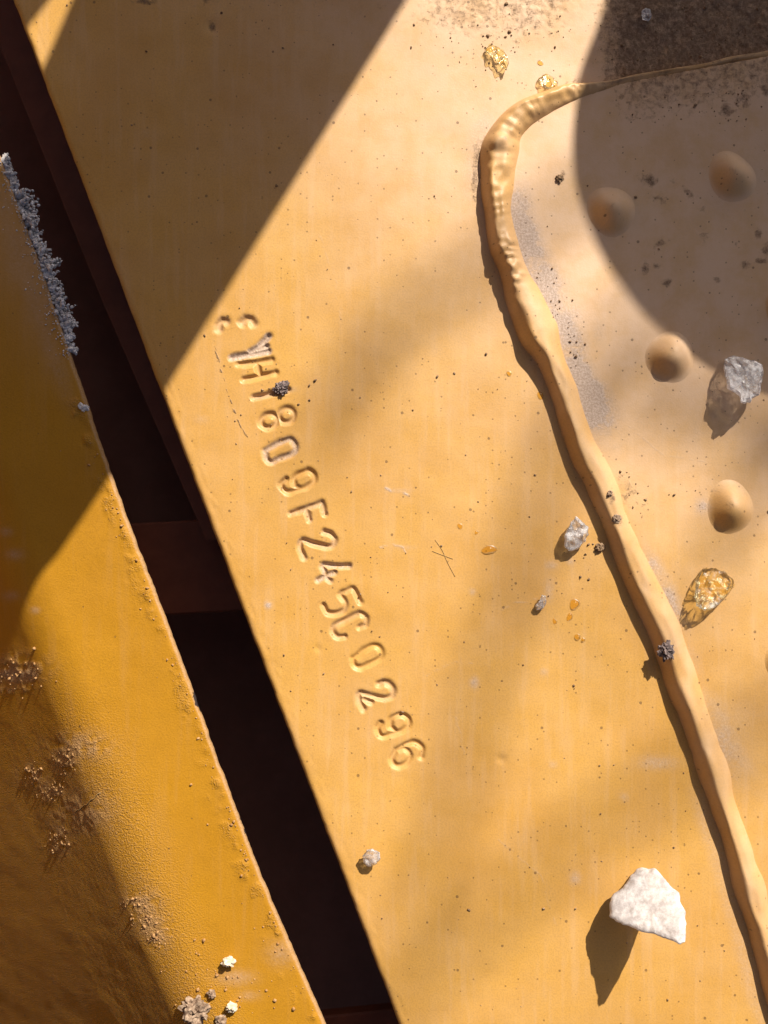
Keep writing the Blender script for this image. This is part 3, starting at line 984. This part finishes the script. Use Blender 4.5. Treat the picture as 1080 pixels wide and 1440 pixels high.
def tube(path, rad, nseg=8, closed_caps=True):
    P = np.array(path, float)
    n = len(P)
    rad = np.broadcast_to(rad, (n,)) if np.ndim(rad) else np.full(n, rad)
    T = np.gradient(P, axis=0)
    T /= np.linalg.norm(T, axis=1)[:, None]
    V_ = []
    for i in range(n):
        t = T[i]
        a = np.cross(t, (0, 0, 1.0))
        if np.linalg.norm(a) < .1:
            a = np.cross(t, (1.0, 0, 0))
        a /= np.linalg.norm(a)
        b = np.cross(t, a)
        for k in range(nseg):
            th = 2 * math.pi * k / nseg
            V_.append(P[i] + rad[i] * (math.cos(th) * a + math.sin(th) * b))
    fc = []
    for i in range(n - 1):
        for k in range(nseg):
            fc.append((i * nseg + k, i * nseg + (k + 1) % nseg, (i + 1) * nseg + (k + 1) % nseg, (i + 1) * nseg + k))
    fc.append(tuple(range(nseg))[::-1])
    fc.append(tuple(range((n - 1) * nseg, n * nseg)))
    return np.array(V_), fc


def branch(path, z, r0, r1, label, twigs=()):
    P = catmull([(x + SX * z, y + SY * z, z) for x, y in path], 25)
    P[:, 2] += 60 * (np.array([vn(i / 9, 0, 3) for i in range(len(P))]) - .5)
    v, f = tube(P, np.linspace(r0, r1, len(P)))
    o = tuple(P[0])
    root = empty('bare_branch', o)
    mesh_obj('limb', v, f, M['bark'], root, origin=o)
    for tw, ra in twigs:
        Q = catmull([(x + SX * z, y + SY * z, z) for x, y in tw], 25)
        v, f = tube(Q, np.linspace(ra, ra * .4, len(Q)))
        mesh_obj('twig', v, f, M['bark'], root, origin=o)
    return tag(root, label, 'branch', 'bare branches between the sun and the plate')


branch([(1300, 60), (1000, 200), (800, 310), (650, 400), (540, 470), (470, 560), (440, 640)], 7600, 26, 16,
       'thicker bare branch far above the plate, outside the picture', [([(540, 470), (520, 560), (505, 640)], 12)])
branch([(1150, 200), (960, 400), (820, 540), (772, 650), (735, 760), (705, 880), (672, 970), (650, 1080), (600, 1290)], 8200, 24, 15,
       'crooked bare branch far above the plate, outside the picture', [([(735, 760), (860, 880), (960, 980)], 11)])
branch([(1500, 700), (1250, 650), (1050, 625), (940, 600), (860, 560)], 7200, 42, 26,
       'straight bare branch far above the right side, outside the picture', [([(1150, 635), (1060, 690), (1000, 760), (990, 860)], 26)])
branch([(1300, 900), (1000, 1080), (820, 1200), (690, 1290), (560, 1420), (500, 1520)], 9000, 22, 16,
       'long bare branch far above the lower plate, outside the picture')

# ------------------------------------------------------------------ loose things on the plates
def resample(outline, n):
    P = np.array(list(outline) + [outline[0]], float)
    L = np.concatenate([[0], np.cumsum(np.hypot(*np.diff(P, axis=0).T))])
    t = np.linspace(0, L[-1], n, endpoint=False)
    return np.column_stack([np.interp(t, L, P[:, 0]), np.interp(t, L, P[:, 1])])


def shard(name, outline, h0, bx, by, th, mat, label, cat_, jag=1.5, rough=1.2, n=90, seed=0, base=None, group=None, dome=0.0, flat_=True, rim=0.0):
    """a broken flake: outline as the photo shows it, lying in the plane h = h0 + bx*dx + by*dy above the surface, with its own thickness"""
    O = resample(outline, n)
    c = O.mean(0)
    g = surf(*c) if base is None else np.array(base, float)
    rings = [1.0, .985, .93, .8, .62, .42, .2]
    V_ = []
    def H(p, side, t):
        d = p - c
        h = h0 + bx * d[0] + by * d[1]
        z = h + side * th * .5 * (min(1, (1 - t) * 9) ** .5 if t < 1 else 0)
        z += dome * (1 - t * t) if side > 0 else 0
        z += rough * 2 * (vn(p[0] / 6 + seed, p[1] / 6, 5 + (1 if side > 0 else 9)) - .5) * (0 if t == 1 else 1)
        return z
    r0 = np.random.default_rng(seed + 1)
    jo = (fbm(np.arange(n) / 3.0, np.zeros(n), 3, seed) - .5) * 2 * jag
    def put(p, z):
        s = 1 - (g[2] + z) / D
        V_.append((540 + (p[0] - 540) * s, 720 + (p[1] - 720) * s, max(g[2] + z, g[2] - 4)))
    for t in rings:
        for k in range(n):
            d = O[k] - c
            L = np.linalg.norm(d)
            p = c + d * t * (1 + jo[k] / L * t)
            put(p, H(p, 1, t))
    put(c, H(c, 1, 0))
    top_c = len(V_) - 1
    m0 = len(V_)
    for t in rings[1:]:
        for k in range(n):
            d = O[k] - c
            p = c + d * t
            put(p, H(p, -1, t))
    put(c, H(c, -1, 0))
    fc = []
    R = len(rings)
    for r in range(R - 1):
        for k in range(n):
            b = (k + 1) % n
            fc.append((r * n + k, (r + 1) * n + k, (r + 1) * n + b, r * n + b))
    for k in range(n):
        fc.append(((R - 1) * n + k, top_c, (R - 1) * n + (k + 1) % n))
    for k in range(n):
        b = (k + 1) % n
        fc.append((k, b, m0 + b, m0 + k))
    for r in range(R - 2):
        for k in range(n):
            b = (k + 1) % n
            fc.append((m0 + r * n + k, m0 + r * n + b, m0 + (r + 1) * n + b, m0 + (r + 1) * n + k))
    for k in range(n):
        fc.append((m0 + (R - 2) * n + k, m0 + (R - 2) * n + (k + 1) % n, len(V_) - 1))
    V_ = np.array(V_)
    dv = V_[:, :2] - V_[:, :2].mean(0)
    rr_ = np.hypot(dv[:, 0], dv[:, 1])
    down = (dv[:, 1] - .3 * dv[:, 0]) / (rr_ + 1e-6)
    tt = np.concatenate([np.repeat(rings, n), [0], np.repeat(rings[1:], n), [0]])
    rim_ = rim * sstep(.55, .93, tt) * sstep(.30, .75, down + 1.6 * (vn(V_[:, 0] / 7, V_[:, 1] / 7, seed) - .55))
    ob = mesh_obj(name, V_, fc, mat, None, origin=(c[0], c[1], g[2]), smooth=not flat_, attrs=dict(rim=rim_))
    bm = bmesh.new()
    bm.from_mesh(ob.data)
    bmesh.ops.recalc_face_normals(bm, faces=bm.faces)
    bm.to_mesh(ob.data)
    bm.free()
    return tag(ob, label, cat_, group)


ICE = 'ice pieces lying on the stamped plate'
shard('ice_chip', [(862, 1258), (875, 1248), (887, 1233), (895, 1222), (903, 1219), (912, 1222), (922, 1221), (930, 1229), (938, 1240), (946, 1248), (955, 1256), (957, 1268), (964, 1284), (965, 1305), (963, 1325), (956, 1328), (940, 1321), (925, 1315), (905, 1311), (888, 1303), (868, 1297), (857, 1288), (856, 1272)],
      56, .52, .88, 12, M['ice_white'], 'large white frosted ice chip casting a long shadow at the lower right', 'ice', jag=2.2, rough=.7, n=140, seed=3, group=ICE, flat_=False)
shard('ice_chip', [(1019, 505), (1027, 500), (1040, 501), (1058, 507), (1072, 513), (1072, 530), (1070, 546), (1069, 555), (1058, 560), (1056, 566), (1042, 567), (1040, 558), (1032, 552), (1022, 547), (1021, 535), (1020, 526), (1017, 517)],
      22, .1, .25, 26, M['ice_clear'], 'clear glassy ice chunk at the edge of the round shadow', 'ice', jag=3, rough=3.0, n=90, seed=5, group=ICE, rim=.8)
shard('ice_chip', [(988, 800), (1005, 799), (1018, 804), (1031, 814), (1032, 824), (1025, 836), (1016, 846), (1005, 855), (992, 859), (980, 852), (976, 838), (980, 815)],
      13, -.05, .30, 17, M['ice_amber'], 'thin see-through ice flake looking amber over the paint, below a round boss', 'ice', jag=3.5, rough=2.6, n=90, seed=8, group=ICE, rim=.7)
shard('ice_chip', [(803, 735), (810, 726), (816, 732), (826, 740), (827, 752), (822, 762), (812, 772), (800, 775), (793, 768), (795, 752), (799, 744)],
      13, .0, -.12, 16, M['ice_clear'], 'small sparkling ice crumb just left of the weld bead', 'ice', jag=3, rough=2.6, n=60, seed=11, group=ICE, rim=.6)
shard('ice_chip', [(681, 70), (690, 62), (700, 66), (712, 76), (716, 88), (712, 99), (704, 94), (697, 84), (689, 78)],
      6, .05, .05, 8, M['ice_amber'], 'small glinting ice crumb near the top edge above the weld hook', 'ice', jag=3, rough=2.2, n=60, seed=13, group=ICE)
shard('ice_chip', [(757, 110), (768, 104), (777, 108), (784, 116), (784, 124), (774, 125), (762, 122)],
      5, .05, .1, 6, M['ice_amber'], 'flat thin ice flake against the outer side of the weld hook', 'ice', jag=2, rough=1.2, n=50, seed=14, group=ICE)
shard('ice_chip', [(758, 846), (762, 836), (768, 838), (768, 850), (762, 858), (754, 858), (752, 852)],
      7, .1, -.15, 9, M['ice_clear'], 'tiny ice splinter below the sparkling ice crumb', 'ice', jag=2, rough=1.6, n=40, seed=15, group=ICE)
shard('ice_chip', [(516, 1196), (524, 1193), (533, 1199), (534, 1208), (529, 1216), (519, 1219), (511, 1213), (510, 1203)],
      15, .25, -.25, 9, M['ice_clear'], 'small ribbed ice splinter beside the slot near the bottom', 'ice', jag=3, rough=2.0, n=50, seed=16, group=ICE)
shard('ice_chip', [(902, 16), (908, 11), (914, 13), (917, 22), (912, 30), (903, 28)],
      5, .0, .0, 8, M['ice_clear'], 'small dark wet ice bead in the shaded dirt at the top right', 'ice', jag=1.5, rough=1.0, n=40, seed=18, group=ICE)


def clod(name, cx, cy, r, h, mat, label, cat_='dirt clod', seed=0, sub=4, lumps=.45, base=None, group=None, size=None):
    g = surf(cx, cy) if base is None else np.array(base, float)
    s = 1 - (g[2] + h * .4) / D
    g0 = np.array([g[0], g[1], g[2]])
    bm = bmesh.new()
    bmesh.ops.create_icosphere(bm, subdivisions=sub, radius=1.0)
    pts = []
    for v in bm.verts:
        p = v.co
        q_ = p * 1.7 + Vector((seed * 3.1, seed * 1.7, seed))
        d = 1 + lumps * (mnoise.noise(q_) + .6 * mnoise.noise(q_ * 2.3) + .45 * mnoise.noise(q_ * 5.0) + .25 * mnoise.noise(q_ * 10))
        cell = mnoise.cell(q_ * 2.5) - .5
        d += lumps * .35 * cell
        ry = r if size is None else size
        pts.append((g0[0] + p.x * d * r, g0[1] + p.y * d * ry, g0[2] + h * .35 + p.z * d * h * .65))
    bm.verts.index_update()
    fc = [tuple(l.vert.index for l in f.loops)[::-1] for f in bm.faces]
    bm.free()
    ob = mesh_obj(name, np.array(pts), fc, mat, None, origin=tuple(g0), smooth=False)
    return tag(ob, label, cat_, group)


CL = 'dirt clods on the plates'
clod('dirt_clod', 276, 1418, 18, 24, M['mud'], 'largest crumbly brown dirt clod at the bottom of the orange sheet', seed=1, sub=4, lumps=.55, group=CL)
clod('dirt_clod', 322, 1349, 9.5, 15, M['mud_pale'], 'pale yellowish clod with long shadow on the orange sheet', seed=2, sub=3, group=CL, size=7)
clod('dirt_clod', 327, 1414, 8, 15, M['mud_pale'], 'small cream clod right of the largest dirt clod', seed=3, sub=3, group=CL, size=6)
clod('dirt_clod', 298, 1397, 6, 9, M['mud'], 'small brown crumb above right of the largest dirt clod', seed=4, sub=3, group=CL)
clod('dirt_clod', 312, 1434, 8, 10, M['mud'], 'brown crumb at the very bottom edge of the orange sheet', seed=5, sub=3, group=CL)
clod('dirt_clod', 396, 546, 10, 9, M['mud_dark'], 'dark purplish clod stuck in the stamped number', seed=6, sub=4, lumps=.5, group=CL)
bb = at(937, 914, STEP + 10)
clod('dirt_clod', 935, 914, 10, 9, M['mud_dark'], 'dark grey clod stuck on top of the weld bead', seed=7, sub=4, lumps=.55, base=bb, group=CL, size=14)
clod('dirt_clod', 843, 770, 6, 7, M['grit'], 'small brown crumb in the shade left of the weld bead', seed=8, sub=3, group=CL)
clod('dirt_clod', 787, 251, 5.5, 5, M['grit'], 'small rusty crumb inside the hook of the weld bead', seed=9, sub=3, group=CL)
for (x, y, r, lab, s) in [(857, 694, 5, 'upper of two brown crumbs on the shaded side of the weld bead', 21), (866, 729, 6, 'lower of two brown crumbs on the shaded side of the weld bead', 22)]:
    clod('dirt_clod', x, y, r, 7, M['mud'], lab, seed=s, sub=3, base=at(x, y, STEP + 8), group=CL)
bb = left_point(128, 566)
clod('frost_lump', 131, 573, 7, 8, M['frost'], 'small lone white frost lump on the sheet edge', 'frost', seed=31, sub=3, lumps=.6, base=(bb[0] + 2, bb[1] + 2, -4))


def drop(cx, cy, rx, ry, h, rot, label):
    g = surf(cx, cy)
    NR, NA = 9, 26
    V_ = [(g[0], g[1], g[2] + h)]
    ro = math.radians(rot)
    for r in range(1, NR + 1):
        t = r / NR
        for k in range(NA):
            th = 2 * math.pi * k / NA
            ir = 1 + .08 * math.sin(2 * th + cx) + .07 * math.sin(3 * th + cy)
            u, v = rx * t * math.cos(th) * ir, ry * t * math.sin(th) * ir
            V_.append((g[0] + u * math.cos(ro) - v * math.sin(ro), g[1] + u * math.sin(ro) + v * math.cos(ro), g[2] + h * (1 - t ** 2.4) - .35))
    fc = [(0, 1 + (k + 1) % NA, 1 + k) for k in range(NA)]
    for r in range(NR - 1):
        for k in range(NA):
            b = (k + 1) % NA
            fc.append((1 + r * NA + k, 1 + r * NA + b, 1 + (r + 1) * NA + b, 1 + (r + 1) * NA + k))
    n0 = 1 + (NR - 1) * NA
    nb = len(V_)
    V_.append((g[0], g[1], g[2] - 1.2))
    for k in range(NA):
        fc.append((n0 + k, n0 + (k + 1) % NA, nb))
    ob = mesh_obj('water_drop', np.array(V_), [f[::-1] for f in fc], M['water'], None, origin=tuple(g))
    return tag(ob, label, 'water drop', 'water drops on the stamped plate')


drop(688, 773, 11.5, 6.5, 5, 0, 'oblong water drop with bright glint in the middle of the plate')
drop(808, 850, 8, 8, 5, 0, 'round water drop below the sparkling ice crumb')
drop(801, 868, 4.5, 6.5, 3, 10, 'small water drop just below the round water drop')
drop(812, 896, 4.5, 5.5, 3.5, 0, 'left of two tiny water drops lowest under the ice crumb')
drop(820, 900, 3.5, 3.5, 3, 0, 'right of two tiny water drops lowest under the ice crumb')
drop(760, 556, 5, 6, 3, 0, 'amber water drop in the shade edge beside the weld bead')
drop(647, 740, 4.5, 4, 2.5, 30, 'small water drop up left of the oblong drop')
drop(670, 749, 3.2, 3, 2, 0, 'tiny water drop just above left of the oblong drop')
drop(780, 874, 3, 5, 2, -15, 'narrow water drop left of the round drop column')
drop(716, 525, 4, 4, 3, 0, 'tiny round water drop left of the weld lump')
drop(760, 88, 5, 4, 3, 20, 'tiny water drop above the weld hook')


def fibre(path, r, label):
    P = []
    for x, y in catmull([(a, b, 0) for a, b in path], 4)[:, :2]:
        g = surf(x, y)
        P.append((g[0], g[1], g[2] + r * 1.3))
    v, f = tube(np.array(P), r, 6)
    o = tuple(P[0])
    ob = mesh_obj('plant_fibre', v, f, M['fibre'], None, origin=o)
    return tag(ob, label, 'fibre', 'dry fibres on the plates')


fibre([(612, 759), (622, 774), (629, 790), (640, 811)], .34, 'longer dry fibre of a crossed pair left of the oblong water drop')
fibre([(608, 775), (621, 780), (637, 786)], .34, 'shorter dry fibre of a crossed pair left of the oblong water drop')
fibre([(106, 1142), (122, 1130), (141, 1114)], .5, 'thin dry fibre lying beside the brown mud on the orange sheet')


# frost fringe along the sheet's edge: a tangle of little crystals nobody could count
def scatter(name, items, mat, label, cat_):
    """items: (centre xyz, radius xyz, seed) -> one mesh of rough grains"""
    ico = bmesh.new()
    bmesh.ops.create_icosphere(ico, subdivisions=1, radius=1.0)
    bv = np.array([v.co[:] for v in ico.verts])
    ico.verts.index_update()
    bf = np.array([[l.vert.index for l in f.loops][::-1] for f in ico.faces])
    ico.free()
    VV_, FF_ = [], []
    for k, (c, r) in enumerate(items):
        a = rng.normal(size=(3, 3))
        Q, _ = np.linalg.qr(a)
        v = bv * (1 + .3 * rng.normal(size=(len(bv), 1)).clip(-1.2, 1.2))
        v = (v * np.asarray(r)) @ Q
        VV_.append(v + np.asarray(c))
        FF_.append(bf + k * len(bv))
    P = np.vstack(VV_)
    ob = mesh_obj(name, P, np.vstack(FF_), mat, None, origin=tuple(P.mean(0)), smooth=False)
    return tag(ob, label, cat_, kind='stuff')


items = []
le_img = le
for k in range(230):
    t = rng.random() ** .85
    y = 212 + t * 282
    ex = np.interp(y, le[:, 1], le[:, 0])
    dens = sstep(205, 250, np.array(y)) * (1 - sstep(450, 495, np.array(y)))
    reach = (8 + 38 * vn(np.array(y / 22.0), np.array(0.), 71)) * (.35 + .65 * dens)
    n_ch = int(4 + 6 * rng.random())
    p = np.array([ex - 8 * rng.random() + 6, y, -6 - 8 * rng.random()])
    d = np.array([.9, -.25 + .6 * rng.normal(), .15 + .35 * rng.normal()])
    d /= np.linalg.norm(d)
    stepl = reach / n_ch
    for j in range(n_ch):
        r = (3.2 - 1.5 * j / n_ch) * (.6 + .8 * rng.random())
        items.append((p.copy(), (r * 1.3, r, r * .75)))
        d = d + .55 * rng.normal(size=3)
        d /= np.linalg.norm(d)
        d[0] = abs(d[0])
        p = p + d * stepl
for k in range(240):       # frost on the sheet's own edge
    y = 205 + 300 * rng.random()
    ex = np.interp(y, le[:, 1], le[:, 0])
    r = .6 + 1.1 * rng.random() ** 2
    items.append((np.array([ex - rng.exponential(6), y, .4]), (r, r, r * .7)))
scatter('frost_fringe', items, M['frost'], 'ragged white frost fringe hanging along the shaded sheet edge', 'frost')

items = []
while len(items) < 190:
    x, y = rng.random() * 1080, rng.random() * 1440
    if x < edge_r(y) + 14:
        continue
    w = .35 + .65 * (fbm(np.array(x / 120), np.array(y / 120), 2, 81) > .5)
    if rng.random() > w:
        continue
    items.append((x, y))
xs_ = np.array([i[0] for i in items])
ys_ = np.array([i[1] for i in items])
extra_n = [(700, 60, 70, 40, 60), (960, 50, 90, 45, 110), (985, 150, 70, 30, 50), (820, 760, 25, 30, 22), (880, 700, 20, 40, 26), (775, 120, 40, 10, 24), (1000, 700, 40, 30, 18), (390, 560, 70, 60, 24), (775, 440, 18, 50, 40), (800, 500, 14, 30, 24)]
for (cx, cy, sx_, sy_, n_x) in extra_n:
    xs_ = np.concatenate([xs_, cx + sx_ * rng.normal(size=n_x) * .7])
    ys_ = np.concatenate([ys_, cy + sy_ * rng.normal(size=n_x) * .7])
f = plate_fields(xs_, ys_)
items = []
for x, y, z, sd in zip(xs_, ys_, f['z'], f['sd']):
    if abs(sd) < 26 and y > 100:
        continue
    r = min(.55 + rng.exponential(.45), 2.4)
    items.append(((x, y, z + r * .3), (r * 1.2, r, r * .8)))
scatter('grit', items, M['grit'], 'scattered brown grit specks on the yellow plate', 'grit')

items = []
for (cx, cy, rx, ry) in MUD[:7]:
    for k in range(34):
        x, y = cx + rx * .55 * rng.normal(), cy + ry * .55 * rng.normal()
        g = left_point(x, y)
        r = 1.0 + rng.exponential(1.0)
        items.append((g + np.array([0, 0, -r * .45]), (min(r, 4) * 1.2, min(r, 4), min(r, 4) * .7)))
for k in range(110):
    y = 620 + rng.random() * 800
    x = np.interp(y, le[:, 1], le[:, 0]) - 4 - rng.exponential(10)
    g = left_point(x, y)
    r = .6 + rng.exponential(.55)
    items.append((g + np.array([0, 0, r * .2]), (min(r, 2.4),) * 3))
for k in range(60):
    x, y = 300 + 40 * rng.normal(), 1390 + 30 * rng.normal()
    if x > np.interp(y, le[:, 1], le[:, 0]) - 4:
        continue
    g = left_point(x, y)
    r = .6 + rng.exponential(.6)
    items.append((g + np.array([0, 0, r * .2]), (min(r, 2.6),) * 3))
for k in range(40):
    x, y = 20 + 22 * rng.normal(), 950 + 14 * rng.normal()
    g = left_point(max(x, -20), y)
    r = .8 + rng.exponential(.8)
    items.append((g + np.array([0, 0, r * .2]), (min(r, 3),) * 3))
scatter('mud_crumbs', items, M['mud_orange'], 'dried brown mud crumbs spattered over the orange sheet', 'mud')
